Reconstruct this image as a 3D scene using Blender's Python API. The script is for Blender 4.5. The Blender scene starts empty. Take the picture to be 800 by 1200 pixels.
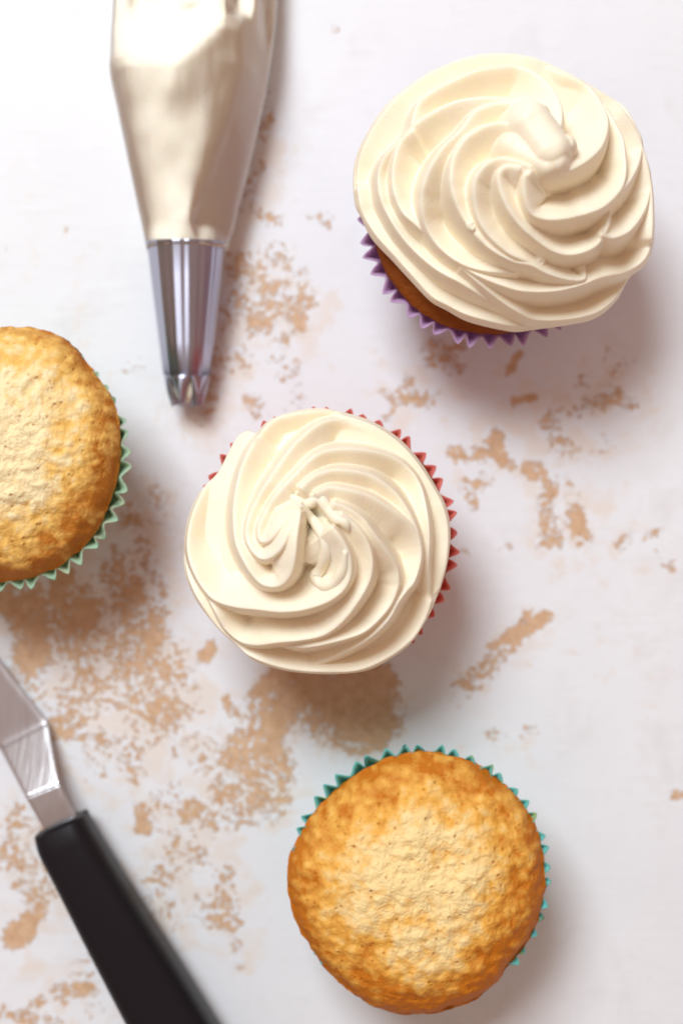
import bpy, math, random
import numpy as np
from mathutils import Vector, noise

scn = bpy.context.scene
COL = scn.collection
random.seed(4); rng = np.random.default_rng(7)

# ------------------------------------------------------------------ camera
H = 0.45                       # camera height over the table (m)
F = 1700.0                     # focal length in photograph pixels (800 x 1200)
cam_d = bpy.data.cameras.new('camera'); cam = bpy.data.objects.new('camera', cam_d); COL.objects.link(cam)
cam.location = (0, 0, H)
cam_d.sensor_fit = 'VERTICAL'; cam_d.sensor_height = 36; cam_d.sensor_width = 24
cam_d.lens = F / 1200 * 36
cam_d.clip_start = 0.01; cam_d.clip_end = 50
cam_d.dof.use_dof = True; cam_d.dof.focus_distance = H - 0.058; cam_d.dof.aperture_fstop = 4.5
scn.camera = cam

# ------------------------------------------------------------------ world and window light
w = bpy.data.worlds.new('World'); scn.world = w; w.use_nodes = True
bg = w.node_tree.nodes['Background']
bg.inputs[0].default_value = (1.0, 0.68, 0.56, 1); bg.inputs[1].default_value = 0.42
ld = bpy.data.lights.new('window_light', 'AREA'); lo = bpy.data.objects.new('window_light', ld); COL.objects.link(lo)
LDIR = Vector((-0.32, 0.62, 1.0)).normalized()
lo.location = Vector((0, 0, 0.03)) + LDIR * 1.8
lo.rotation_euler = (-LDIR).to_track_quat('-Z', 'Y').to_euler()
ld.shape = 'RECTANGLE'; ld.size = 0.66; ld.size_y = 0.66
ld.energy = 32; ld.color = (0.86, 0.945, 1.0)

vs = scn.view_settings
scn.display_settings.display_device = 'sRGB'
vs.view_transform = 'Standard'; vs.look = 'None'; vs.exposure = 0.0; vs.gamma = 1.0; vs.use_curve_mapping = False

# ------------------------------------------------------------------ helpers
def P(px, py, z=0.0):
    s = (H - z) / F
    return ((px - 400) * s, (600 - py) * s, z)

def mesh_obj(name, verts, faces, mat, parent=None, smooth=True):
    me = bpy.data.meshes.new(name)
    me.from_pydata([tuple(map(float, v)) for v in verts], [], faces); me.update()
    if smooth:
        me.polygons.foreach_set('use_smooth', [True] * len(me.polygons))
    me.materials.append(mat)
    o = bpy.data.objects.new(name, me); COL.objects.link(o)
    if parent: o.parent = parent
    return o

def thing(name, label, cat, loc=(0, 0, 0), group=None):
    o = bpy.data.objects.new(name, None); COL.objects.link(o); o.empty_display_size = 0.01
    o.location = loc; o['label'] = label; o['category'] = cat
    if group: o['group'] = group
    return o

def grid_faces(rows, cols, wrap=True, flip=False):
    fs = []
    n = cols if wrap else cols - 1
    for i in range(rows - 1):
        for j in range(n):
            a = i * cols + j; b = i * cols + (j + 1) % cols
            f = (a, b, b + cols, a + cols)
            fs.append(f[::-1] if flip else f)
    return fs

def catmull(pts, n=8, closed=False):
    p = np.array(pts, float); N = len(p); out = []
    rngk = range(N if closed else N - 1)
    for i in rngk:
        if closed:
            a, b, c, d = p[(i - 1) % N], p[i], p[(i + 1) % N], p[(i + 2) % N]
        else:
            b, c = p[i], p[i + 1]
            a = p[i - 1] if i > 0 else 2 * b - c
            d = p[i + 2] if i + 2 < N else 2 * c - b
        for k in range(n):
            t = k / n
            out.append(0.5 * ((2 * b) + (c - a) * t + (2 * a - 5 * b + 4 * c - d) * t * t + (3 * b - a - 3 * c + d) * t ** 3))
    if not closed: out.append(p[-1])
    return np.array(out)

def polar_outline(pts_world, cx, cy):
    """R(theta) from a closed outline in world metres."""
    c = catmull(pts_world, 10, True)
    th = np.arctan2(c[:, 1] - cy, c[:, 0] - cx); r = np.hypot(c[:, 0] - cx, c[:, 1] - cy)
    o = np.argsort(th); th = th[o]; r = r[o]
    th3 = np.concatenate([th - 2 * np.pi, th, th + 2 * np.pi]); r3 = np.concatenate([r, r, r])
    return lambda t: np.interp(((t + np.pi) % (2 * np.pi)) - np.pi, th3, r3)

def smoothstep(a, b, x):
    t = np.clip((x - a) / (b - a), 0, 1); return t * t * (3 - 2 * t)

# ------------------------------------------------------------------ materials
class NT:
    def __init__(s, name):
        s.m = bpy.data.materials.new(name); s.m.use_nodes = True
        s.t = s.m.node_tree; s.n = s.t.nodes; s.l = s.t.links
        s.bsdf = s.n['Principled BSDF']; s.out = s.n['Material Output']
        s.co = s.n.new('ShaderNodeTexCoord').outputs['Object']
    def link(s, a, b): s.l.new(a, b)
    def noise(s, scale, detail=4, rough=0.55, vec=None, dist=0.0):
        n = s.n.new('ShaderNodeTexNoise'); n.inputs['Scale'].default_value = scale
        n.inputs['Detail'].default_value = detail; n.inputs['Roughness'].default_value = rough
        n.inputs['Distortion'].default_value = dist
        s.link(vec if vec is not None else s.co, n.inputs['Vector']); return n.outputs['Fac']
    def voronoi(s, scale, feature='F1', vec=None, rand=1.0):
        n = s.n.new('ShaderNodeTexVoronoi'); n.feature = feature; n.inputs['Scale'].default_value = scale
        n.inputs['Randomness'].default_value = rand
        s.link(vec if vec is not None else s.co, n.inputs['Vector']); return n.outputs['Distance']
    def math(s, op, a, b=None, clamp=False):
        n = s.n.new('ShaderNodeMath'); n.operation = op; n.use_clamp = clamp
        for i, v in enumerate((a, b)):
            if v is None: continue
            if isinstance(v, (int, float)): n.inputs[i].default_value = v
            else: s.link(v, n.inputs[i])
        return n.outputs[0]
    def ramp(s, fac, stops, interp='LINEAR'):
        n = s.n.new('ShaderNodeValToRGB'); n.color_ramp.interpolation = interp
        e = n.color_ramp.elements
        while len(e) < len(stops): e.new(0.5)
        for k, (p, c) in enumerate(stops):
            e[k].position = p; e[k].color = (*c, 1) if len(c) == 3 else c
        s.link(fac, n.inputs[0]); return n.outputs[0]
    def mix(s, fac, a, b):
        n = s.n.new('ShaderNodeMix'); n.data_type = 'RGBA'
        for sock, v in ((n.inputs[0], fac), (n.inputs[6], a), (n.inputs[7], b)):
            if isinstance(v, (int, float)): sock.default_value = v
            elif isinstance(v, tuple): sock.default_value = (*v, 1)
            else: s.link(v, sock)
        return n.outputs[2]
    def attr(s, name):
        n = s.n.new('ShaderNodeAttribute'); n.attribute_name = name; return n.outputs['Fac']
    def bump(s, h, strength, dist):
        n = s.n.new('ShaderNodeBump'); n.inputs['Strength'].default_value = strength
        n.inputs['Distance'].default_value = dist; s.link(h, n.inputs['Height'])
        s.link(n.outputs[0], s.bsdf.inputs['Normal']); return n
    def set(s, **k):
        for key, v in k.items():
            sock = s.bsdf.inputs[key.replace('_', ' ')]
            if isinstance(v, tuple) and len(v) == 3 and sock.type == 'RGBA': v = (*v, 1)
            if hasattr(v, 'is_output'): s.link(v, sock)
            else: sock.default_value = v

def mat_frosting(name='buttercream', ca=(0.95, 0.853, 0.665), cb=(0.96, 0.875, 0.71)):
    m = NT(name)
    n1 = m.noise(60, 3); n2 = m.noise(1100, 4, 0.65); v = m.voronoi(330)
    base = m.mix(m.ramp(n1, [(0.35, (0, 0, 0)), (0.7, (1, 1, 1))]), ca, cb)
    pit = m.ramp(v, [(0.06, (0, 0, 0)), (0.16, (1, 1, 1))])
    m.set(Base_Color=base, Roughness=0.42, IOR=1.4)
    m.bsdf.inputs['Specular IOR Level'].default_value = 0.38
    m.set(Subsurface_Weight=0.30, Subsurface_Scale=0.003)
    m.bsdf.inputs['Subsurface Radius'].default_value = (1.0, 0.62, 0.28)
    h = m.math('ADD', m.math('MULTIPLY', n2, 0.25), m.math('MULTIPLY', pit, 0.25))
    m.bump(m.math('ADD', h, m.math('MULTIPLY', m.noise(200, 3), 0.6)), 0.38, 0.0007)
    return m.m

def mat_cake(name, pale, gold, brown, shift):
    m = NT(name)
    rho = m.attr('rho'); n1 = m.noise(45, 4, 0.6); n2 = m.noise(330, 5, 0.65); n3 = m.noise(1100, 3, 0.6)
    crumb = m.attr('crumb')
    t = m.math('ADD', m.math('MULTIPLY', m.math('POWER', rho, 1.7), 1.15), m.math('MULTIPLY', m.math('SUBTRACT', n1, 0.5), 1.0))
    t = m.math('ADD', t, m.math('MULTIPLY', m.math('SUBTRACT', n2, 0.5), 0.75))
    t = m.math('ADD', t, m.math('MULTIPLY', m.math('SUBTRACT', m.noise(150, 4, 0.6), 0.5), 0.8))
    t = m.math('SUBTRACT', t, m.math('MULTIPLY', crumb, 0.48))
    t = m.math('ADD', t, shift)
    c = m.ramp(t, [(0.12, pale), (0.58, gold), (1.0, brown)])
    pores = m.voronoi(420); pm = m.ramp(pores, [(0.08, (1, 1, 1)), (0.26, (0, 0, 0))])
    pm2 = m.math('MULTIPLY', pm, m.ramp(m.noise(190, 2), [(0.42, (0, 0, 0)), (0.58, (1, 1, 1))]))
    c = m.mix(m.math('MULTIPLY', pm2, 0.55), c, brown)
    m.set(Base_Color=c, Roughness=0.62)
    m.bsdf.inputs['Specular IOR Level'].default_value = 0.22
    m.set(Subsurface_Weight=0.12, Subsurface_Scale=0.002)
    h = m.math('ADD', m.math('MULTIPLY', n2, 0.9), m.math('MULTIPLY', n3, 0.35))
    h = m.math('SUBTRACT', h, m.math('MULTIPLY', pm2, 0.55))
    m.bump(h, 0.6, 0.0011)
    return m.m

def mat_liner(name, col, spots=None, thr=0.55):
    m = NT(name)
    c = m.mix(m.noise(500, 3), tuple(x * 0.92 for x in col), col)
    if spots:
        for k, (sc, s) in enumerate(spots):
            f = m.ramp(m.noise(130 + 60 * k, 2, 0.5, dist=0.4), [(thr, (0, 0, 0)), (thr + 0.05, (1, 1, 1))])
            c = m.mix(m.math('MULTIPLY', f, s), c, sc)
    m.set(Base_Color=c, Roughness=0.55)
    m.bsdf.inputs['Specular IOR Level'].default_value = 0.3
    tr = m.n.new('ShaderNodeBsdfTranslucent'); m.link(c, tr.inputs[0])
    mx = m.n.new('ShaderNodeMixShader'); mx.inputs[0].default_value = 0.4
    m.link(m.bsdf.outputs[0], mx.inputs[1]); m.link(tr.outputs[0], mx.inputs[2]); m.link(mx.outputs[0], m.out.inputs[0])
    return m.m

def mat_metal(name, col, rough, streak=None):
    m = NT(name)
    m.set(Base_Color=col, Metallic=1.0, Roughness=rough)
    if streak:
        mp = m.n.new('ShaderNodeMapping'); mp.inputs['Scale'].default_value = streak
        m.link(m.co, mp.inputs[0])
        n = m.noise(1.0, 3, 0.6, mp.outputs[0]); m.bump(n, 0.25, 0.0004)
        m.set(Roughness=m.math('ADD', m.math('MULTIPLY', n, 0.12), rough - 0.04))
    return m.m

def mat_table():
    m = NT('worn_white_plaster')
    d = m.attr('wear_shadow'); d2 = m.attr('wash_shadow')
    n = m.noise(520, 8, 0.70, dist=0.5); nb = m.noise(120, 5, 0.6, dist=0.7)
    nn = m.math('ADD', m.math('MULTIPLY', n, 0.6), m.math('MULTIPLY', nb, 0.4))
    nn = m.math('ADD', m.math('MULTIPLY', m.math('SUBTRACT', nn, 0.5), 3.1), 0.5)
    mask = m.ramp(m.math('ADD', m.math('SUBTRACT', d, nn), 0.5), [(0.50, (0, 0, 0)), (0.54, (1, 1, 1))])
    n2 = m.noise(130, 5, 0.65); n2 = m.math('ADD', m.math('MULTIPLY', m.math('SUBTRACT', n2, 0.5), 2.2), 0.5)
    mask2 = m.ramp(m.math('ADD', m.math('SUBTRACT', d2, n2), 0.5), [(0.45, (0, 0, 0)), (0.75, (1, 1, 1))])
    big = m.noise(14, 5, 0.6); mid = m.noise(55, 5, 0.65, dist=0.6)
    white = m.mix(m.ramp(big, [(0.35, (0, 0, 0)), (0.65, (1, 1, 1))]), (0.79, 0.80, 0.825), (0.83, 0.842, 0.865))
    gs = m.ramp(m.math('ADD', m.math('MULTIPLY', mid, 0.7), m.math('MULTIPLY', big, 0.3)), [(0.54, (0, 0, 0)), (0.68, (1, 1, 1))])
    white = m.mix(m.math('MULTIPLY', gs, 0.45), white, (0.70, 0.675, 0.67))
    # fine brush streaks and specks
    mp = m.n.new('ShaderNodeMapping'); mp.inputs['Rotation'].default_value = (0, 0, 0.5); mp.inputs['Scale'].default_value = (60, 420, 1)
    m.link(m.co, mp.inputs[0]); st = m.noise(1.0, 4, 0.6, mp.outputs[0])
    white = m.mix(m.math('MULTIPLY', m.ramp(st, [(0.58, (0, 0, 0)), (0.75, (1, 1, 1))]), 0.22), white, (0.66, 0.64, 0.63))
    wash_shadow = m.mix(nb, (0.80, 0.66, 0.54), (0.78, 0.70, 0.62))
    c = m.mix(m.math('MULTIPLY', mask2, 0.60), white, wash_shadow)
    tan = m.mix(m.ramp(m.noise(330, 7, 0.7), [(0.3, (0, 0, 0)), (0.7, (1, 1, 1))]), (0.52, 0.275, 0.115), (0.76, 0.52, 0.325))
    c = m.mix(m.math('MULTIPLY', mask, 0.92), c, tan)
    m.set(Base_Color=c, Roughness=0.48)
    m.bsdf.inputs['Specular IOR Level'].default_value = 0.38
    hh = m.math('SUBTRACT', m.math('ADD', m.math('MULTIPLY', st, 0.25), m.math('MULTIPLY', mid, 0.5)), m.math('MULTIPLY', mask, 0.7))
    m.bump(hh, 0.6, 0.0007)
    return m.m

def mat_film():
    m = NT('clear_plastic_film')
    m.n.remove(m.bsdf)
    g = m.n.new('ShaderNodeBsdfGlossy'); g.inputs['Roughness'].default_value = 0.14; g.inputs['Color'].default_value = (1, 1, 1, 1)
    t = m.n.new('ShaderNodeBsdfTransparent'); t.inputs[0].default_value = (0.985, 0.975, 0.96, 1)
    fr = m.n.new('ShaderNodeFresnel'); fr.inputs[0].default_value = 1.32
    b = m.n.new('ShaderNodeBump'); b.inputs['Strength'].default_value = 0.5; b.inputs['Distance'].default_value = 0.0016
    mp = m.n.new('ShaderNodeMapping'); mp.inputs['Scale'].default_value = (110, 28, 60); m.link(m.co, mp.inputs[0])
    m.link(m.noise(1.0, 2, 0.45, mp.outputs[0]), b.inputs['Height'])
    for s in (g, fr): m.link(b.outputs[0], s.inputs['Normal'])
    mx = m.n.new('ShaderNodeMixShader'); m.link(fr.outputs[0], mx.inputs[0]); m.link(t.outputs[0], mx.inputs[1]); m.link(g.outputs[0], mx.inputs[2])
    m.link(mx.outputs[0], m.out.inputs[0])
    return m.m

M_FROST = mat_frosting()
M_TABLE = mat_table()

# ------------------------------------------------------------------ table top
# worn places, plus warm tint painted along the bag's shadow: (x1, y1, x2, y2, half width, strength), measured on the table in photograph pixels
WEAR_SHADOW = [
 (314,110,288,250,16,.44),(278,300,262,400,18,.46),(255,420,240,490,18,.46),  # warm colour of the bag's cast shadow, painted in as tan
 (30,690,40,770,30,.75),(75,690,95,720,34,.75),(40,730,130,760,40,.62),(150,700,175,740,34,.68),(90,790,190,800,60,.54),(110,760,185,780,40,.58),
 (170,820,190,840,45,.54),(70,850,90,840,34,.50),(20,790,45,800,26,.5),(110,880,150,890,40,.40),(0,690,10,705,22,.7),(160,660,180,690,28,.50),(135,660,150,690,30,.62),
 (345,800,430,805,44,.86),(405,830,440,850,34,.92),(425,800,440,835,22,1.15),(365,850,420,870,26,.58),(325,815,305,870,40,.70),(285,885,315,900,38,.66),
 (270,930,320,930,34,.58),(240,870,260,900,34,.42),(215,870,205,880,12,.5),(255,960,290,950,26,.46),(225,990,200,950,40,.44),(240,770,246,758,9,.9),
 (265,820,270,835,10,.6),(200,1010,190,1060,36,.42),(230,1060,262,1080,22,.52),(262,1020,275,1110,16,.50),(275,1120,280,1130,12,.5),(165,950,170,970,12,.8),(205,960,225,950,22,.52),
 (285,930,310,945,14,.55),
 (18,1100,28,1090,17,1.05),(30,1080,45,1070,12,.75),(10,990,40,1030,34,.48),(20,960,60,970,24,.48),(60,1040,40,1060,20,.45),(75,1165,100,1155,18,.52),(40,1178,50,1172,10,.55),(0,1190,60,1198,14,.45),
 (95,1120,110,1180,20,.36),
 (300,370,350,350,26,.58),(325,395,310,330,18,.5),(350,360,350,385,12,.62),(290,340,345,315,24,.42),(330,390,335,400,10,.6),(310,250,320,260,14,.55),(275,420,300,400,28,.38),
 (370,255,385,260,16,.40),(310,300,325,295,18,.46),(340,480,350,460,14,.4),(295,465,300,480,18,.45),(330,410,310,415,18,.4),
 (460,465,505,465,16,.58),(470,455,480,445,10,.62),(505,410,530,425,20,.64),(520,415,535,410,16,.6),(450,490,445,500,10,.55),
 (582,510,588,540,10,1.0),(530,535,575,530,14,.60),(575,525,596,545,12,.66),(555,575,570,560,12,.66),(545,570,560,595,14,.58),(602,470,624,465,5,1.3),(596,438,606,415,4.5,1.4),
 (640,490,680,480,12,.56),(680,480,720,465,16,.60),(650,500,665,530,22,.52),(625,550,650,580,18,.60),(640,590,650,630,20,.60),(672,600,680,632,14,.82),(700,520,690,560,20,.36),(660,560,668,590,16,.5),
 (725,640,735,625,10,.66),(770,650,785,660,13,.55),(760,625,790,630,14,.44),(690,440,720,430,26,.44),(700,460,735,470,18,.46),(600,640,585,645,8,.5),(540,640,545,650,10,.5),(648,600,640,636,14,.56),
 (560,790,600,750,15,.62),(600,750,640,722,9,.98),(575,760,600,740,8,.8),(540,805,580,780,17,.52),(510,810,530,820,18,.42),(612,735,618,720,10,.7),
 (610,860,625,855,10,.46),(560,870,580,860,14,.42),(790,930,800,932,7,.6),(140,430,160,425,14,.36),(60,265,75,268,9,.44),(380,20,395,30,12,.3),(150,600,165,640,24,.42),(180,560,190,620,20,.36),
 (330,440,350,430,14,.42),(520,120,530,130,10,.3),
]
WEAR_SHADOW = [(a, b, c, d, e, f * (0.88 if a > 470 and f < 1.2 else 0.95)) for a, b, c, d, e, f in WEAR_SHADOW]
WASH_SHADOW = [
 (60,700,180,820,110,.75),(100,860,160,900,90,.55),(340,820,420,840,70,.75),(280,900,310,920,80,.62),(230,960,200,1060,80,.66),(250,1000,280,1100,60,.55),(20,980,60,1060,70,.60),(60,1150,110,1180,60,.5),
 (310,340,350,380,70,.62),(250,300,290,180,60,.75),(240,480,260,400,60,.7),(470,460,520,430,60,.55),(560,540,600,500,60,.50),(640,500,680,620,80,.58),(700,450,730,480,60,.5),(780,650,740,640,50,.42),(560,790,630,730,40,.5),  # entries beside the bag add to the warm tint of its shadow
 (140,430,60,260,60,.32),(540,830,600,870,60,.36),(700,780,780,800,70,.28),(170,600,180,680,60,.6),(520,470,570,420,60,.45),
]
def cap_field(X, Y, L):
    out = np.zeros_like(X)
    for x1, y1, x2, y2, rad, st in L:
        dx, dy = x2 - x1, y2 - y1; q = dx * dx + dy * dy + 1e-9
        t = np.clip(((X - x1) * dx + (Y - y1) * dy) / q, 0, 1)
        d = np.hypot(X - x1 - t * dx, Y - y1 - t * dy) / rad
        out = np.maximum(out, st * (1 - smoothstep(0.35, 1.45, d)))
    return out
def build_table():
    xs = np.linspace(-0.30, 0.30, 361); ys = np.linspace(-0.36, 0.36, 433)
    X, Y = np.meshgrid(xs, ys); nx, ny = len(xs), len(ys)
    V = np.stack([X.ravel(), Y.ravel(), np.zeros(X.size)], 1)
    fs = [(j * nx + i, j * nx + i + 1, (j + 1) * nx + i + 1, (j + 1) * nx + i) for j in range(ny - 1) for i in range(nx - 1)]
    loop = [i for i in range(nx)] + [j * nx + nx - 1 for j in range(1, ny)] + [(ny - 1) * nx + i for i in range(nx - 2, -1, -1)] + [j * nx for j in range(ny - 2, 0, -1)]
    base = len(V); low = V[loop].copy(); low[:, 2] = -0.018
    V = np.vstack([V, low]); n = len(loop)
    fs += [(loop[k], base + k, base + (k + 1) % n, loop[(k + 1) % n]) for k in range(n)]
    fs.append(tuple(base + k for k in range(n))[::-1])
    o = mesh_obj('table_top', V, fs, M_TABLE, smooth=False)
    PX = 400 + V[:, 0] * F / H; PY = 600 - V[:, 1] * F / H
    for nm, L in (('wear_shadow', WEAR_SHADOW), ('wash_shadow', WASH_SHADOW)):
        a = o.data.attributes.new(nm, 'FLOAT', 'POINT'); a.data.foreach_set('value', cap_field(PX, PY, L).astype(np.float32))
    o['kind'] = 'structure'; o['label'] = 'white plaster table top with worn tan patches'
    return o
build_table()

# ------------------------------------------------------------------ cupcake parts
RIM = 0.040
def liner(parent, r_rim, mat, pleats=47, amp=0.0020, seed=0):
    per = 8; cols = pleats * per; rows = 25; V = []
    rr = random.Random(seed); amps = [rr.uniform(0.6, 1.2) for _ in range(pleats)]; hz = [rr.uniform(-0.0009, 0.0009) for _ in range(pleats)]
    for i in range(rows):
        t = i / (rows - 1)
        rm = 0.0250 + (r_rim - amp * 0.5 - 0.0017 - 0.0250) * t ** 0.95 + 0.0017 * (max(0, t - 0.90) / 0.10) ** 1.3
        a = amp * (0.35 + 0.65 * t)
        for j in range(cols):
            k = j // per; ph = (j % per) / per
            tri = 1 - abs(2 * ph - 1) * 2                       # -1 .. 1 .. -1
            tri = 0.45 * tri + 0.55 * math.sin(math.pi / 2 * tri)
            th = 2 * math.pi * (j + 1.6 * t * math.sin(k * 2.4) * math.sin(math.pi * ph)) / cols + 0.006 * math.sin(5 * t)
            am = amps[k] if tri > 0 else 1.0
            r = rm + 0.5 * a * am * tri
            z = 0.0006 + (RIM - 0.0006) * t + hz[k] * t * math.sin(math.pi * ph)
            V.append((r * math.cos(th), r * math.sin(th), z))
    fs = grid_faces(rows, cols)
    c = len(V); V.append((0, 0, 0.0006)); fs += [(c, (j + 1) % cols, j) for j in range(cols)]
    o = mesh_obj('paper_liner', V, fs, mat, parent)
    s = o.modifiers.new('thick', 'SOLIDIFY'); s.thickness = 0.00022; s.offset = 0
    return o

def fbm(x, y, z, o=4): return noise.fractal(Vector((x, y, z)), 0.9, 2.0, o)

def cake(parent, c, outline, ztop, zrim, r_liner, mat, dips=(), rough=1.0, seed=0.0, NR=120, NA=300):
    """Muffin body: domed crust with a traced rim, tucked in below to fit the liner.  outline: world metres or a radius."""
    cx, cy = c
    Rf = polar_outline(outline, cx, cy) if not isinstance(outline, float) else (lambda t: np.full_like(t, outline))
    th = np.linspace(0, 2 * np.pi, NA, endpoint=False); R = Rf(th)
    V = []; rho = []; cr = []
    for i in range(NR):
        u = (i + 0.3) / NR
        for j in range(NA):
            r = R[j] * u ** 0.93; ang = th[j]; x = r * math.cos(ang); y = r * math.sin(ang)
            q = r / R[j]
            z = zrim + (ztop - zrim) * (1 - q ** 2.6) - 0.0035 * max(0, q - 0.86) ** 2 / 0.0196
            a = fbm((x + seed) * 110, y * 110, seed, 3); b = fbm(x * 330 + seed, y * 330, 3 + seed, 4)
            e = fbm(x * 50, y * 50 + seed, 7.7, 2)
            # pebbly crumb: rounded lumps from cellular distance
            dd, _ = noise.voronoi(Vector((x * 300 + 0.8 * a, y * 300 + seed, seed)))
            lump = 1 - min(1.0, dd[0] * 1.3)
            lump2 = dd[1] - dd[0]
            hgt = 0.0008 * a + 0.0006 * b + 0.0012 * e + 0.0005 * (lump - 0.5) * rough
            for (dx, dy, s, amt) in dips:
                hgt -= amt * math.exp(-((x - dx) ** 2 + (y - dy) ** 2) / (s * s))
            V.append((x, y, z + hgt * rough)); rho.append(min(1.2, q + 0.12 * q * (-math.sin(ang) * .8 + math.cos(ang) * .3))); cr.append(lump * 0.8 + 0.5 * a)
    zb = min(RIM - 0.001, zrim - 0.004)
    prof = [(1.004, -0.0034), (1.0, -0.005), (0.985, -0.0066), (0.965, -0.008)]
    for f, dz in prof:
        for j in range(NA):
            n_ = 0.0005 * fbm(math.cos(th[j]) * 9, math.sin(th[j]) * 9, dz * 500 + seed, 3)
            V.append(((R[j] * f + n_) * math.cos(th[j]), (R[j] * f + n_) * math.sin(th[j]), zrim + dz)); rho.append(1.0); cr.append(0.3)
    zl = zrim - 0.009; ox, oy = parent.location.x - cx, parent.location.y - cy
    for t in np.linspace(0, 1, 7):
        zz = min(zl, RIM) * (1 - t) + 0.0016 * t
        rr = (0.0250 + (r_liner - 0.0048 - 0.0250) * (zz / RIM)) - 0.0012
        for j in range(NA):
            V.append((ox + rr * math.cos(th[j]), oy + rr * math.sin(th[j]), zz)); rho.append(0.95); cr.append(0.3)
    rows = len(V) // NA
    fs = grid_faces(rows, NA, flip=True)
    k = len(V); V.append((0, 0, V[0][2])); rho.append(0); cr.append(0.5)
    fs += [(k, j, (j + 1) % NA) for j in range(NA)]
    k2 = len(V); V.append((ox, oy, 0.0016)); rho.append(1); cr.append(0)
    b0 = (rows - 1) * NA; fs += [(k2, b0 + (j + 1) % NA, b0 + j) for j in range(NA)]
    o = mesh_obj('cake', [(v[0], v[1], v[2]) for v in V], fs, mat, parent)
    # local centre of the traced rim
    o.location = (cx - parent.location.x, cy - parent.location.y, 0)
    for nm, vals in (('rho', rho), ('crumb', cr)):
        a = o.data.attributes.new(nm, 'FLOAT', 'POINT'); a.data.foreach_set('value', np.array(vals, np.float32))
    return o

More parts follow.
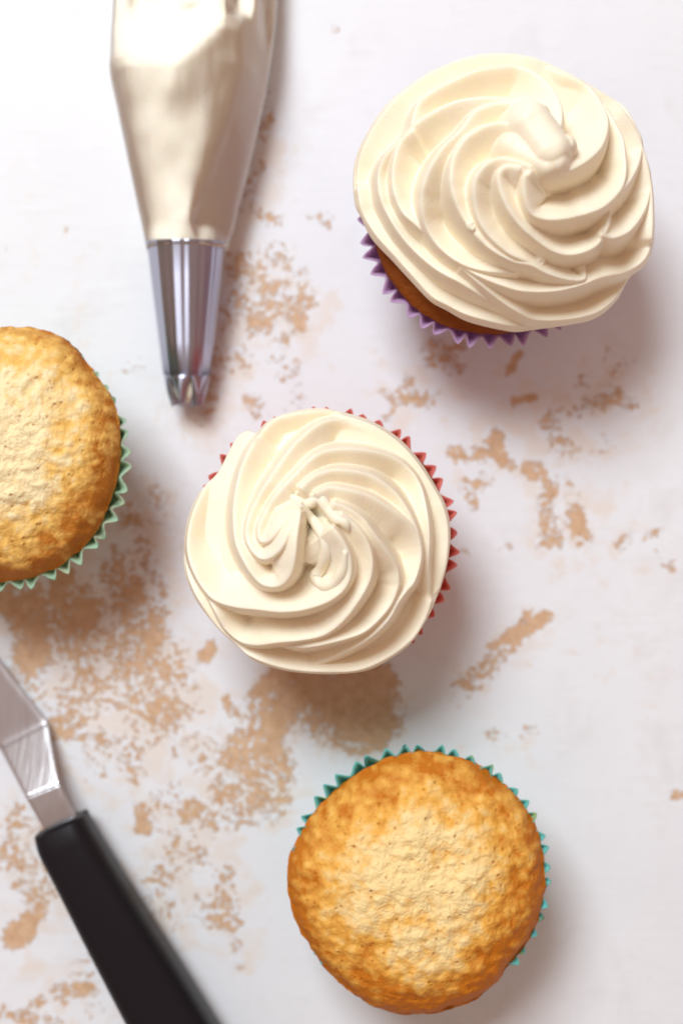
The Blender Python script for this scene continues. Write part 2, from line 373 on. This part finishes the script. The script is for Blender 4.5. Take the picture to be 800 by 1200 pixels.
def frosting(parent, sil_px, crests_px, zr, zt, zbot, sgn, blobs, worms, pw=1.5, NR=260, NA=720, seed=0):
    """Piped swirl: each ridge of the star nozzle runs along a crest; steep on its outer side, hollow on its inner side."""
    sil = [P(x, y, zr)[:2] for x, y in sil_px]
    A = np.array(sil); cx, cy = A.mean(0); Rf = polar_outline(sil, cx, cy)
    def dome(x, y):
        rho = np.clip(np.hypot(x - cx, y - cy) / Rf(np.arctan2(y - cy, x - cx)), 0, 1.05)
        return zr + (zt - zr) * (1 - rho ** pw), rho
    def lift(px, py, add=0.0):
        z = np.full(len(px), 0.06)
        for _ in range(8):
            s = (H - z) / F; x = (px - 400) * s; y = (600 - py) * s
            z = dome(x, y)[0] + add
        return x, y, z
    th = np.linspace(0, 2 * np.pi, NA, endpoint=False); R = Rf(th)
    k = np.exp(-np.linspace(-2, 2, 9) ** 2); k /= k.sum()
    R = np.convolve(np.concatenate([R[-4:], R, R[:4]]), k, 'valid')
    u = (np.arange(NR) + 0.5) / NR; u = 1 - (1 - u) ** 1.12
    X = cx + np.outer(u, R * np.cos(th)); Y = cy + np.outer(u, R * np.sin(th))
    fx, fy = X.ravel(), Y.ravel()
    Zd, rho = dome(fx, fy)
    wob = np.array([noise.fractal(Vector((a * 130, b * 130, seed)), 1.0, 2.0, 2) for a, b in zip(fx[::1], fy[::1])])
    layers = [Zd - 0.0150 + 0.0002 * wob]
    for cr in crests_px:
        dz, D, W = 0.0, 0.0100, 0.0072
        if isinstance(cr, dict): dz = cr.get('dz', 0); D = cr.get('D', D); W = cr.get('W', W); cr = cr['p']
        c = catmull(cr, 6)
        x, y, z = lift(c[:, 0], c[:, 1], dz)
        # sag the start of the ridge a little so it melts into its neighbour
        s_ = np.linspace(0, 1, len(x)); z = z - 0.0042 * (1 - smoothstep(0, 0.22, s_))
        best = np.full(fx.shape, 1e9); sd = np.zeros_like(fx); zz = np.zeros_like(fx); endp = np.zeros_like(fx)
        for i in range(len(x) - 1):
            ax, ay, bx, by = x[i], y[i], x[i + 1], y[i + 1]
            dx, dy = bx - ax, by - ay; q = dx * dx + dy * dy + 1e-14
            t = ((fx - ax) * dx + (fy - ay) * dy) / q; tc = np.clip(t, 0, 1)
            ex = fx - ax - tc * dx; ey = fy - ay - tc * dy
            d = np.hypot(ex, ey); m = d < best
            best[m] = d[m]; zz[m] = (z[i] + tc * (z[i + 1] - z[i]))[m]
            side = np.sign(dx * (fy - ay) - dy * (fx - ax)) * sgn
            sd[m] = side[m]
            if i == 0: endp = np.where(m, np.clip(-t, 0, None) * math.sqrt(q), endp)
            elif i == len(x) - 2: endp = np.where(m, np.clip(t - 1, 0, None) * math.sqrt(q), endp)
            else: endp = np.where(m, 0, endp)
        d = np.sqrt(best ** 2 + 0.0006 ** 2) - 0.0006
        fout = 6.0 * d
        fin = D * (1 - np.exp(-(d / W) ** 1.35)) + 0.10 * d
        # soft switch from the inner to the outer flank across the crest
        sw = smoothstep(-0.0004, 0.0004, sd * best)          # 1 = outer
        h = zz - (fin * (1 - sw) + fout * sw) - 1.5 * endp
        layers.append(h + 0.00014 * wob)
    for (px, py, qx, qy, rad, top, top2) in blobs:
        ax, ay, _ = P(px, py, top); bx, by, _ = P(qx, qy, top2)
        dx, dy = bx - ax, by - ay; t = np.clip(((fx - ax) * dx + (fy - ay) * dy) / (dx * dx + dy * dy + 1e-12), 0, 1)
        rr = np.hypot(fx - ax - t * dx, fy - ay - t * dy) / rad
        layers.append(top + (top2 - top) * t - 0.45 * rad * rr ** 3.2 + 0.0002 * wob)
    L = np.stack(layers); T = 0.00016
    mx = L.max(0); Z = mx + T * np.log(np.exp((L - mx) / T).sum(0))
    Z = Z.reshape(NR, NA)
    # never fall below the edge of the coil
    Z = np.maximum(Z, zr - 0.004 + 0.003 * (1 - u[:, None]))
    # soften: cream has no knife edges
    for it in range(3):
        Zp = np.vstack([Z[:1], Z, Z[-1:]])
        Z = 0.5 * Z + 0.5 * (0.25 * (Zp[:-2] + Zp[2:]) + 0.25 * (np.roll(Z, 1, 1) + np.roll(Z, -1, 1)))
    Z[0:6] = Z[0:6] * 0.5 + Z[0:6].mean() * 0.5
    V = np.stack([X.ravel(), Y.ravel(), Z.ravel()], 1)
    rim = Z[-1]; extra = []
    K = 12
    for kk in range(1, K + 1):
        t = kk / K; ff = 1 + 0.022 * math.sin(math.pi * min(1, t * 1.6)) - 0.15 * t ** 2.2
        zz = rim + (zbot - rim) * t ** 0.9
        extra.append(np.stack([cx + R * u[-1] * ff * np.cos(th), cy + R * u[-1] * ff * np.sin(th), zz], 1))
    V = np.vstack([V] + extra + [np.array([[cx, cy, Z[0].mean()], [cx, cy, zbot]])])
    rows = NR + K; fs = grid_faces(rows, NA, flip=True)
    kc = len(V) - 2; fs += [(kc, j, (j + 1) % NA) for j in range(NA)]
    b0 = (rows - 1) * NA; fs += [(kc + 1, b0 + (j + 1) % NA, b0 + j) for j in range(NA)]
    V[:, 0] -= parent.location.x; V[:, 1] -= parent.location.y
    o = mesh_obj('frosting_swirl', V, fs, M_FROST, parent)
    # curled tails where the nozzle let go
    for (pts, rad, lift_) in worms:
        c = catmull(pts, 6)
        zz = []
        for (a, b) in c:
            z = 0.07
            for _ in range(4):
                x, y, _z = P(a, b, z); i = np.argmin((fx - x) ** 2 + (fy - y) ** 2); z = Z.ravel()[i] + lift_
            zz.append((x, y, z))
        zz = np.array(zz); n = len(zz)
        zs = zz[:, 2].copy()
        for _ in range(25): zs[1:-1] = 0.25 * zs[:-2] + 0.5 * zs[1:-1] + 0.25 * zs[2:]
        zz[:, 2] = zs
        TV = []; S = 12
        for i in range(n):
            tt = zz[min(n - 1, i + 1)] - zz[max(0, i - 1)]; tt /= np.linalg.norm(tt)
            sx = np.cross(tt, (0, 0, 1)); sx /= np.linalg.norm(sx); sy = np.cross(sx, tt)
            e = i / (n - 1); rr = rad * (min(1, 0.15 + 5 * e) ** 0.5) * (min(1, 0.15 + 5 * (1 - e)) ** 0.5) * (1 + 0.08 * math.sin(i * 0.7))
            for s in range(S):
                a = 2 * math.pi * s / S; TV.append(zz[i] + rr * (math.cos(a) * sx + math.sin(a) * sy))
        TV = np.array(TV); TV[:, 0] -= parent.location.x; TV[:, 1] -= parent.location.y
        tf = grid_faces(n, S) + [tuple(range(S))[::-1], tuple((n - 1) * S + s for s in range(S))]
        mesh_obj('frosting_curl', TV, tf, M_FROST, o)
    return o

PALE, GOLD, BROWN = (0.93, 0.71, 0.34), (0.84, 0.45, 0.085), (0.56, 0.175, 0.010)
M_CAKE_A = mat_cake('golden_cake_crust', PALE, GOLD, BROWN, 0.11)
M_CAKE_B = mat_cake('pale_cake_crust', (0.93, 0.77, 0.45), (0.86, 0.53, 0.14), (0.50, 0.18, 0.02), 0.0)
M_CAKE_S = mat_cake('cake_side_crust', (0.48, 0.19, 0.035), (0.36, 0.115, 0.015), (0.26, 0.065, 0.006), 0.0)

# ------------------------------------------------------------------ frosted cupcake, coral liner
x, y, _ = P(380, 634, RIM)
cup = thing('frosted_cupcake', 'cream frosted cupcake in coral red paper liner with curled frosting tail on top', 'cupcake', (x, y, 0), 'frosted cupcakes on the table')
rl = 158 * (H - RIM) / F
liner(cup, rl, mat_liner('coral_paper', (0.93, 0.26, 0.21)), 47, 0.0030, 1)
cake(cup, (x, y), rl - 0.0030, 0.046, 0.0435, rl, M_CAKE_S, NR=24, NA=160, seed=2.0)
SIL_M = [(370,479),(398,483),(434,494),(466,514),(490,540),(509,570),(521,593),(526,619),(524,651),(516,687),(506,711),(497,728),(480,753),(455,772),(429,785),(391,789),(359,788),(329,784),(299,774),(274,753),(256,736),(231,704),(218,677),(215,655),(218,619),(225,593),(238,572),(255,554),(267,531),(278,512),(291,505),(301,508),(312,496),(337,485)]
CR_M = [
 [(440,500),(412,486),(385,481),(350,484),(322,492),(304,510),(291,530),(281,555),(275,585),(274,612),(277,637),(287,660),(300,679),(313,687),(329,686),(341,672),(346,651),(348,628),(352,600)],
 [(470,528),(440,508),(405,493),(378,495),(352,514),(334,535),(319,557),(304,580),(292,605),(288,627),(295,645),(307,655),(321,651),(334,636),(345,606)],
 [(500,722),(504,694),(502,665),(503,630),(500,600),(492,568),(476,546),(455,534),(423,527),(391,527),(368,535),(346,556),(326,577),(312,598),(303,618),(305,634),(318,632),(335,610)][:18],
 [(352,786),(383,776),(412,762),(437,745),(456,725),(466,707),(476,693),(485,682),(492,660),(493,640),(486,614),(471,587),(455,570),(434,557),(412,552),(390,551),(368,558),(352,572)],
 {'p':[(484,684),(491,664),(492,640),(483,618),(466,602),(434,582),(402,573),(386,571),(370,577)],'dz':-0.0004,'D':0.007},
 [(318,752),(335,757),(350,759),(370,757),(408,748),(432,737),(455,713),(465,692),(467,680),(465,665),(455,648),(440,628),(425,608),(408,596),(392,590)],
 [(226,664),(236,690),(246,706),(253,718),(264,737),(282,752),(301,756),(325,753),(354,750),(380,744),(402,728),(423,700),(434,677),(436,655),(430,634),(417,616),(400,602)],
 [(262,538),(240,570),(226,600),(220,630),(222,655),(230,676),(240,692),(253,704),(274,711),(299,714),(329,717),(354,715),(378,708),(393,700),(405,688),(411,672),(410,652),(402,634),(390,618)],
 {'p':[(216,640),(218,668),(228,694),(246,722),(262,744),(286,764),(310,776),(340,784),(375,787),(420,785),(455,770),(482,749),(497,726),(505,704)],'dz':-0.0006},
 {'p':[(505,704),(517,684),(523,650),(524,619),(518,593),(506,570),(487,541),(463,516),(432,497),(397,486)],'dz':-0.0004,'D':0.0016,'W':0.006},
]
frosting(cup, SIL_M, CR_M, 0.0500, 0.0790, 0.042, -1, [],
  [([(341,581),(352,588),(362,590),(375,585),(384,597),(394,607),(404,612),(409,622)], 0.0015, 0.0),
   ([(350,592),(364,606),(376,622),(382,644),(377,664),(370,676),(379,686),(392,682),(402,666),(405,645)], 0.0016, 0.0001)], pw=1.65, seed=3)

# ------------------------------------------------------------------ frosted cupcake, lilac liner
x, y, _ = P(575, 251, RIM)
cup = thing('frosted_cupcake', 'large cream frosted cupcake in lilac paper liner with brown cake edge showing', 'cupcake', (x, y, 0), 'frosted cupcakes on the table')
rl = 158 * (H - RIM) / F
liner(cup, rl, mat_liner('lilac_paper', (0.74, 0.51, 0.77)), 46, 0.0034, 2)
cake(cup, (x, y), rl - 0.0042, 0.046, 0.0445, rl, M_CAKE_S, NR=24, NA=160, seed=5.0)
SIL_U = [(600,58),(564,59),(529,69),(493,88),(457,116),(434,150),(420,178),(416,204),(418,236),(425,252),(438,277),(462,303),(481,324),(505,349),(524,360),(552,374),(600,384),(626,382),(661,378),(697,370),(722,350),(735,328),(741,319),(756,308),(767,284),(768,256),(765,222),(759,183),(744,140),(728,119),(692,94),(661,78),(626,63)]
CR_U = [
 {'p':[(418,215),(421,185),(434,155),(458,122),(493,93),(529,74),(564,65),(600,64),(632,71),(661,84),(692,101),(722,121),(741,146),(754,178),(762,215),(764,250),(763,280)],'D':0.002},
 [(478,162),(482,146),(489,122),(505,108),(533,93),(564,81),(600,77),(620,82),(638,94),(652,112),(658,131),(656,150),(650,165)],
 [(600,366),(571,349),(543,333),(512,316),(490,298),(472,279),(458,258),(447,235),(443,208),(450,185),(465,168),(484,152)][::-1][::-1],
 [(520,292),(505,277),(488,263),(472,249),(463,230),(460,212),(461,192),(467,170),(484,148),(505,133),(533,119),(564,114),(600,115),(620,119),(640,124)],
 [(610,316),(590,317),(565,316),(541,309),(516,291),(500,268),(494,244),(496,216),(506,192),(520,171),(540,152),(556,131),(576,122),(600,120),(625,126)],
 [(641,294),(638,306),(622,311),(596,304),(570,288),(550,266),(538,247),(530,225),(528,205),(531,185),(543,164),(562,150),(581,144),(600,145),(613,153),(624,172)],
 [(640,297),(628,306),(602,300),(580,284),(564,264),(556,240),(556,212),(568,193),(586,185),(604,188),(622,196)],
 {'D':0.0145,'W':0.0085,'p':[(718,238),(714,264),(698,288),(674,298),(652,296),(630,283),(608,263),(594,243),(585,220),(584,203),(594,194),(610,196)]},
 {'D':0.0155,'W':0.009,'p':[(690,96),(712,122),(724,148),(730,165),(732,182),(733,200),(729,218),(718,233),(704,244),(688,250),(664,256),(640,257),(622,250),(614,230),(613,208),(622,198)]},
 [(606,65),(632,73),(660,86),(690,102),(706,124),(712,145),(706,169),(692,185),(673,197),(656,202),(640,199)],
 {'p':[(695,97),(728,122),(744,147),(751,166),(749,188),(739,210),(725,228)],'dz':-0.0005},
 {'p':[(752,165),(758,188),(761,212),(759,234),(752,252),(737,271),(718,279),(704,276)],'dz':-0.0008},
 {'p':[(687,308),(685,326),(668,328),(642,321),(622,311),(604,307)],'dz':-0.0006},
 {'p':[(762,250),(764,280),(754,304),(732,319),(704,325),(680,334),(649,341),(614,341),(590,335),(562,324),(540,311)],'dz':-0.0004},
 {'p':[(735,325),(722,347),(698,366),(662,374),(626,374),(604,364),(582,349),(560,331),(540,314)],'dz':-0.0006},
 {'p':[(640,379),(600,380),(552,370),(524,357),(505,346),(481,320),(462,299),(440,274),(424,246),(419,220)],'dz':-0.0006,'D':0.0022,'W':0.006},
]
frosting(cup, SIL_U, CR_U, 0.0515, 0.0830, 0.0425, 1, [(624,138,646,170,0.0042,0.0834,0.0848),(646,172,652,186,0.0026,0.0846,0.0836),(602,168,642,190,0.0026,0.0814,0.0834),(664,166,665,167,0.0018,0.0806,0.0806)],
  [([(549,259),(551,266),(556,268)], 0.0010, 0.0)], pw=1.8, seed=8)

# ------------------------------------------------------------------ plain cupcakes
ZR = 0.0435
x, y, _ = P(492, 1026, RIM)
cup = thing('plain_cupcake', 'unfrosted golden cupcake with browned edges in teal paper liner', 'cupcake', (x, y, 0), 'unfrosted cupcakes on the table')
rl = 155 * (H - RIM) / F
liner(cup, rl, mat_liner('teal_print_paper', (0.24, 0.74, 0.70), [((0.50, 0.66, 0.22), 0.8), ((0.02, 0.16, 0.15), 0.6)], 0.60), 46, 0.0030, 3)
OUT_B = [(485,884),(526,888),(562,900),(598,927),(625,963),(638,1008),(638,1053),(625,1098),(598,1134),(566,1170),(521,1189),(476,1193),(431,1180),(391,1148),(359,1107),(339,1058),(338,1013),(359,968),(391,932),(436,900)]
ow = [P(a, b, ZR)[:2] for a, b in OUT_B]; cc = np.array(ow).mean(0)
cake(cup, cc, ow, 0.0535, ZR, rl, M_CAKE_A, seed=1.3, NR=150, NA=420)

x, y, _ = P(1, 539, RIM)
cup = thing('plain_cupcake', 'pale unfrosted cupcake in mint green printed paper liner', 'cupcake', (x, y, 0), 'unfrosted cupcakes on the table')
rl = 155 * (H - RIM) / F
liner(cup, rl, mat_liner('mint_print_paper', (0.56, 0.78, 0.58), [((0.20, 0.34, 0.20), 0.7), ((0.66, 0.72, 0.50), 0.6)], 0.56), 46, 0.0030, 4)
OUT_L = [(0,382),(34,383),(65,391),(88,408),(102,428),(122,454),(134,479),(139,518),(136,552),(127,586),(110,623),(82,652),(51,671),(17,680),(-30,680),(-80,664),(-120,630),(-146,590),(-158,540),(-152,485),(-128,435),(-85,398),(-40,383)]
ow = [P(a, b, ZR)[:2] for a, b in OUT_L]; cc = np.array(ow).mean(0)
cake(cup, cc, ow, 0.0535, ZR, rl, M_CAKE_B, seed=6.1, NR=150, NA=420)

# ------------------------------------------------------------------ piping bag
def build_bag():
    zc = 0.016
    bx, by, _ = P(222, 150, 0)
    root = thing('piping_bag', 'clear piping bag full of cream frosting with steel star nozzle', 'piping bag', (bx, by, 0))
    ys = [292, 270, 240, 205, 170, 135, 108, 92, 80, 60, 35, 10, -20, -60, -110, -160, -200, -235]
    xl = [171, 166, 160, 153, 146, 139, 133, 130, 129, 130, 130, 131, 132, 134, 140, 155, 180, 205]
    xr = [266, 271, 278, 288, 297, 305, 311, 314, 316, 319, 322, 324, 325, 325, 318, 300, 270, 235]
    hh = [.0252, .0262, .0280, .0302, .0324, .0345, .0362, .0372, .0370, .0345, .0315, .0300, .0290, .0280, .0260, .022, .016, .010]
    cf = [.55, .64, .73, .79, .83, .86, .88, .89, .88, .87, .86, .85, .84, .8, .7, .6, .5, .5]   # where the crease runs
    zb = [.0015] + [0.0006] * 17
    Yi = np.concatenate([np.linspace(292, 60, 74), np.linspace(57, -235, 78)])
    f = lambda arr: np.interp(-Yi, [-v for v in ys], arr)
    XL, XR, HH, CF, ZB = f(xl), f(xr), f(hh), f(cf), f(zb)
    def loft(shrink, wr, name, mat, seed):
        S = 72; V = []
        for i, yy in enumerate(Yi):
            a, b, h, c, z0 = XL[i], XR[i], HH[i], CF[i], ZB[i]
            k = smoothstep(292, 262, yy) if yy < 292 else 0.0       # 0 = round collar, 1 = faceted bag
            ctrl = np.array([(.0, .40), (.035, .62), (.16, .83), (.36, .965), (.58, 1.0), (c - .07, .93), (c, .80), (.96, .52), (1.0, .32), (.955, .10), (.80, .0), (.5, -.0), (.2, .0), (.05, .12)])
            cs = catmull(ctrl, 12, True)
            d = np.r_[0, np.cumsum(np.hypot(*np.diff(np.vstack([cs, cs[:1]]), axis=0).T))]
            tt = np.linspace(0, d[-1], S, endpoint=False); csx = np.interp(tt, d, np.r_[cs[:, 0], cs[0, 0]]); csz = np.interp(tt, d, np.r_[cs[:, 1], cs[0, 1]])
            ang = np.pi - np.linspace(0, 2 * np.pi, S, endpoint=False) - 0.1
            rx = .5 + .5 * np.cos(ang); rz = .5 + .5 * np.sin(ang)
            qx = rx * (1 - k) + csx * k; qz = rz * (1 - k) + csz * k
            qx = .5 + (qx - .5) * shrink; qz = .5 + (qz - .5) * shrink
            for s in range(S):
                px = a + (b - a) * qx[s]
                off = np.interp(px, [128, 165, 212, 245, 266, 325], [-6, 2, 9, -14, -36, -30])
                h = np.interp(-(yy - off * smoothstep(200, 110, yy)), [-v for v in ys], hh) if yy < 200 else HH[i]
                z = z0 + (h - z0) * qz[s]
                wx, wy, _ = P(px, yy, .016)
                n = noise.fractal(Vector((px * .018 + seed, yy * .012, qz[s] * 1.2)), 1, 2, 2)
                n2 = noise.fractal(Vector((px * .05 + seed, yy * .018, 5.1)), 1, 2, 2)
                z += (0.0007 * n * k + wr * n2 * k) * (1 if qz[s] > .15 else 0)
                if qz[s] > .45 and name == 'film' or qz[s] > .45:   # crumpled folds by the gathered end
                    g = smoothstep(62, 20, yy) if yy < 62 else 0.0
                    for (fx_, fy_, sx, sy, am) in ((205, 8, 22, 16, -.0050), (225, 22, 16, 9, .0030), (283, 12, 10, 24, -.0060), (267, 14, 4, 30, .0040), (300, 8, 5, 30, .0032), (312, 30, 5, 26, -.0030), (240, 0, 6, 26, .0026), (165, 6, 12, 14, .0022), (150, -20, 10, 30, -.003), (290,-50,14,40,-.004), (220,-60,12,40,.003)):
                        z += am * math.exp(-((px - fx_) / sx) ** 2 - ((yy - fy_) / sy) ** 2)
                V.append((wx - bx, wy - by, max(z, 0.0003 if name == 'film' else 0.0008)))
        n = len(Yi); fs = grid_faces(n, S, flip=False) + [tuple(range(S))[::-1], tuple((n - 1) * S + s for s in range(S))]
        return mesh_obj('bag_film' if name == 'film' else 'frosting_filling', V, fs, mat, root)
    loft(0.985, 0.0002, 'fill', mat_frosting('bagged_buttercream', (0.96, 0.90, 0.78), (0.965, 0.91, 0.81)), 1.0)
    loft(1.0, 0.0003, 'film', mat_film(), 1.0)
    # nozzle: an axis from the collar down to the star tip
    steel = mat_metal('polished_steel', (0.50, 0.50, 0.60), 0.36)
    nd = steel.node_tree; pb = nd.nodes['Principled BSDF']; pb.inputs['Anisotropic'].default_value = 0.93; pb.inputs['Anisotropic Rotation'].default_value = 0.25
    tg = nd.nodes.new('ShaderNodeTangent'); tg.direction_type = 'RADIAL'; tg.axis = 'Y'; nd.links.new(tg.outputs[0], pb.inputs['Tangent'])
    A = Vector(P(218.5, 284, .0135)); B = Vector(P(219, 440, .0095)); C = Vector(P(218, 478, .0088))
    ax = (B - A).normalized(); sx = ax.cross(Vector((0, 0, 1))).normalized(); sz = sx.cross(ax)
    S = 240; V = []; rows = []
    prof = [(-0.0006, .0117), (0.0, .0122), (.012, .0121), (.03, .0117), (.25, .0107), (.5, .0095), (.75, .0082), (1.0, .0069)]
    Ln = (B - A).length
    for k_, (t, r) in enumerate(prof):
        c = A + ax * (Ln * max(0, t))
        for s in range(S):
            a = 2 * math.pi * s / S
            flute = 0.00016 * math.cos(6 * a + .5) * t + (0.00010 * math.cos(13 * a + 1) + 0.00005 * math.cos(29 * a)) * (1.15 - .4 * t) 
            V.append(c + (r + flute) * (math.cos(a) * sx + math.sin(a) * sz) - Vector((bx, by, 0)))
    nz = mesh_obj('nozzle', V, grid_faces(len(prof), S, flip=True), steel, root)
    md = nz.modifiers.new('thick', 'SOLIDIFY'); md.thickness = 0.0004; md.offset = -1
    nt = 6
    L2 = (C - B).length
    for q in range(nt):
        TV = []; W = 9; Rr = 10
        a0 = 2 * math.pi * (q + .25) / nt
        for i in range(Rr):
            t = i / (Rr - 1); r = .0069 - .0024 * t ** 1.5; half = (math.pi / nt) * (1.0 - .62 * t ** .9)
            for j in range(W):
                uu = (j / (W - 1)) * 2 - 1; a = a0 + half * uu
                rr = r * (1 - .30 * t * (uu * uu) ) if t > 0 else r
                rr -= 0.0007 * t * abs(uu)
                TV.append(B + ax * (L2 * t * (1 - .12 * abs(uu) * t) - 0.0002) + rr * (math.cos(a) * sx + math.sin(a) * sz) - Vector((bx, by, 0)))
        th_ = mesh_obj('tooth', TV, grid_faces(Rr, W, wrap=False, flip=True), steel, nz)
        md = th_.modifiers.new('thick', 'SOLIDIFY'); md.thickness = 0.0004; md.offset = -1
    # a little frosting showing inside the star opening
    TV = []; S = 36
    for i in range(10):
        t = i / 9; c = B + ax * (L2 * (-.3 + 1.15 * t)); r = (.0056 - .0020 * t) * (math.sqrt(max(0, 1 - t ** 6)) if t < 1 else 0.05)
        for s in range(S):
            a = 2 * math.pi * s / S; rs = r * (1 + .10 * math.cos(6 * a))
            TV.append(c + rs * (math.cos(a) * sx + math.sin(a) * sz) - Vector((bx, by, 0)))
    mesh_obj('frosting_tip', TV, grid_faces(10, S, flip=True) + [tuple(9 * S + s for s in range(S))[::-1]], M_FROST, nz)
build_bag()

# ------------------------------------------------------------------ offset spatula
def build_spatula():
    hx, hy, _ = P(110, 1060, 0)
    root = thing('offset_spatula', 'offset icing spatula with bent steel blade and black plastic handle', 'spatula', (hx, hy, 0))
    o0 = Vector((hx, hy, 0))
    steel = mat_metal('brushed_steel', (0.62, 0.61, 0.63), 0.29, (900, 60, 60))
    # one strip of steel: blade (low), riser, tang
    def W(px, py, z): return np.array(P(px, py, z))
    st = [  # left edge, right edge (photograph px), height
        ((-190, 640), (-152, 606), .0030), ((-160, 668), (-118, 628), .0030), ((-110, 735), (-70, 685), .0031), ((-60, 800), (-30, 735), .0032), ((-28, 842), (20, 800), .0034), ((-8, 868), (50, 838), .0036),
        ((1, 878), (57, 848), .0039),
        ((11, 897), (61, 872), .0074), ((21, 916), (65, 895), .0108), ((31, 935), (70, 919), .0142), ((42, 954), (78, 935), .0144), ((51, 970), (86, 950), .0144), ((68, 1000), (102, 978), .0144)]
    N = 9
    Ls = [W(*a, z) for a, b, z in st]; Rs = [W(*b, z) for a, b, z in st]
    def strip(name, k0, k1):
        lc = catmull(Ls[k0:k1 + 1], 6); rc = catmull(Rs[k0:k1 + 1], 6)
        vv = [l + (r - l) * j / (N - 1) - np.array(o0) for l, r in zip(lc, rc) for j in range(N)]
        o = mesh_obj(name, vv, grid_faces(len(lc), N, wrap=False), steel, root)
        md = o.modifiers.new('thick', 'SOLIDIFY'); md.thickness = 0.0011; md.offset = 0
        b = o.modifiers.new('bev', 'BEVEL'); b.width = 0.00035; b.segments = 2; b.limit_method = 'ANGLE'
    strip('blade', 0, 6); strip('riser', 6, 9); strip('tang', 9, 12)
    # handle: rounded bar that widens and swells
    plast = NT('black_plastic'); n = plast.noise(700, 3)
    plast.set(Base_Color=(0.014, 0.011, 0.013), Roughness=plast.math('ADD', plast.math('MULTIPLY', n, .12), .30)); plast.bsdf.inputs['Specular IOR Level'].default_value = 0.12; plast.bump(plast.noise(1500, 2), .08, .0002)
    st = [((41, 977), (98, 951), .0135), ((48, 1000), (110, 972), .0150), ((67, 1036), (133, 1010), .0158), ((100, 1100), (172, 1072), .0168), ((152, 1200), (231, 1165), .0175), ((215, 1320), (302, 1285), .0175), ((275, 1440), (360, 1400), .0165), ((320, 1520), (385, 1485), .0150)]
    tz = .0140
    ls = catmull([W(*a, tz) for a, b, t in st], 8); rs = catmull([W(*b, tz) for a, b, t in st], 8)
    tk = np.interp(np.linspace(0, 1, len(ls)), np.linspace(0, 1, len(st)), [t for *_, t in st])
    S = 40; HV = []; n = len(ls)
    rows = []
    def ring(l, r, t, sc, shift):
        m = (l + r) / 2; d = (r - l) / 2; out = []
        zmid = .0080 + t * .30
        for s in range(S):
            a = 2 * math.pi * s / S; cx_, sz_ = math.cos(a), math.sin(a)
            e = .55
            qx = math.copysign(abs(cx_) ** e, cx_); qz = math.copysign(abs(sz_) ** e, sz_)
            v = m + d * qx * sc + shift; v = v.copy(); v[2] = max(0.0004, zmid + t * .62 * qz * (sc if sc > .9 else (.35 + .65 * sc)))
            out.append(v - np.array(o0))
        return out
    ax0 = (ls[0] + rs[0]) / 2 - (ls[4] + rs[4]) / 2; ax0[2] = 0; ax0 /= np.linalg.norm(ax0)
    for sc, sh in ((.30, .0022), (.55, .0021), (.74, .0017), (.87, .0010), (.95, .0001), (.985, -.0010)): rows += ring(ls[0], rs[0], tk[0], sc, ax0 * (sh - .002))
    for i in range(1, n): rows += ring(ls[i], rs[i], tk[i], 1.0, 0 * ax0)
    for sc, sh in ((.9, .0016), (.65, .0028), (.3, .0033)): rows += ring(ls[-1], rs[-1], tk[-1], sc, -ax0 * sh)
    nr = len(rows) // S
    hd = mesh_obj('handle', rows, grid_faces(nr, S, flip=True) + [tuple(range(S)), tuple((nr - 1) * S + s for s in range(S))[::-1]], plast.m, root)
    # moulded dimple plug on the handle
    c = np.array(P(110, 1076, .0175)); V = []
    top = max(v[2] for v in rows[S * 14:S * 24])
    c[2] = 0.0
    for r, z in ((.0019, .0), (.0018, .00025), (.0013, .00042), (.0006, .0005)):
        for s in range(24):
            a = 2 * math.pi * s / 24; V.append((c[0] + r * math.cos(a) - hx, c[1] + r * math.sin(a) - hy, top - .0003 + z))
    mesh_obj('rivet', V, grid_faces(4, 24) + [tuple(72 + s for s in range(24))], plast.m, hd)
build_spatula()
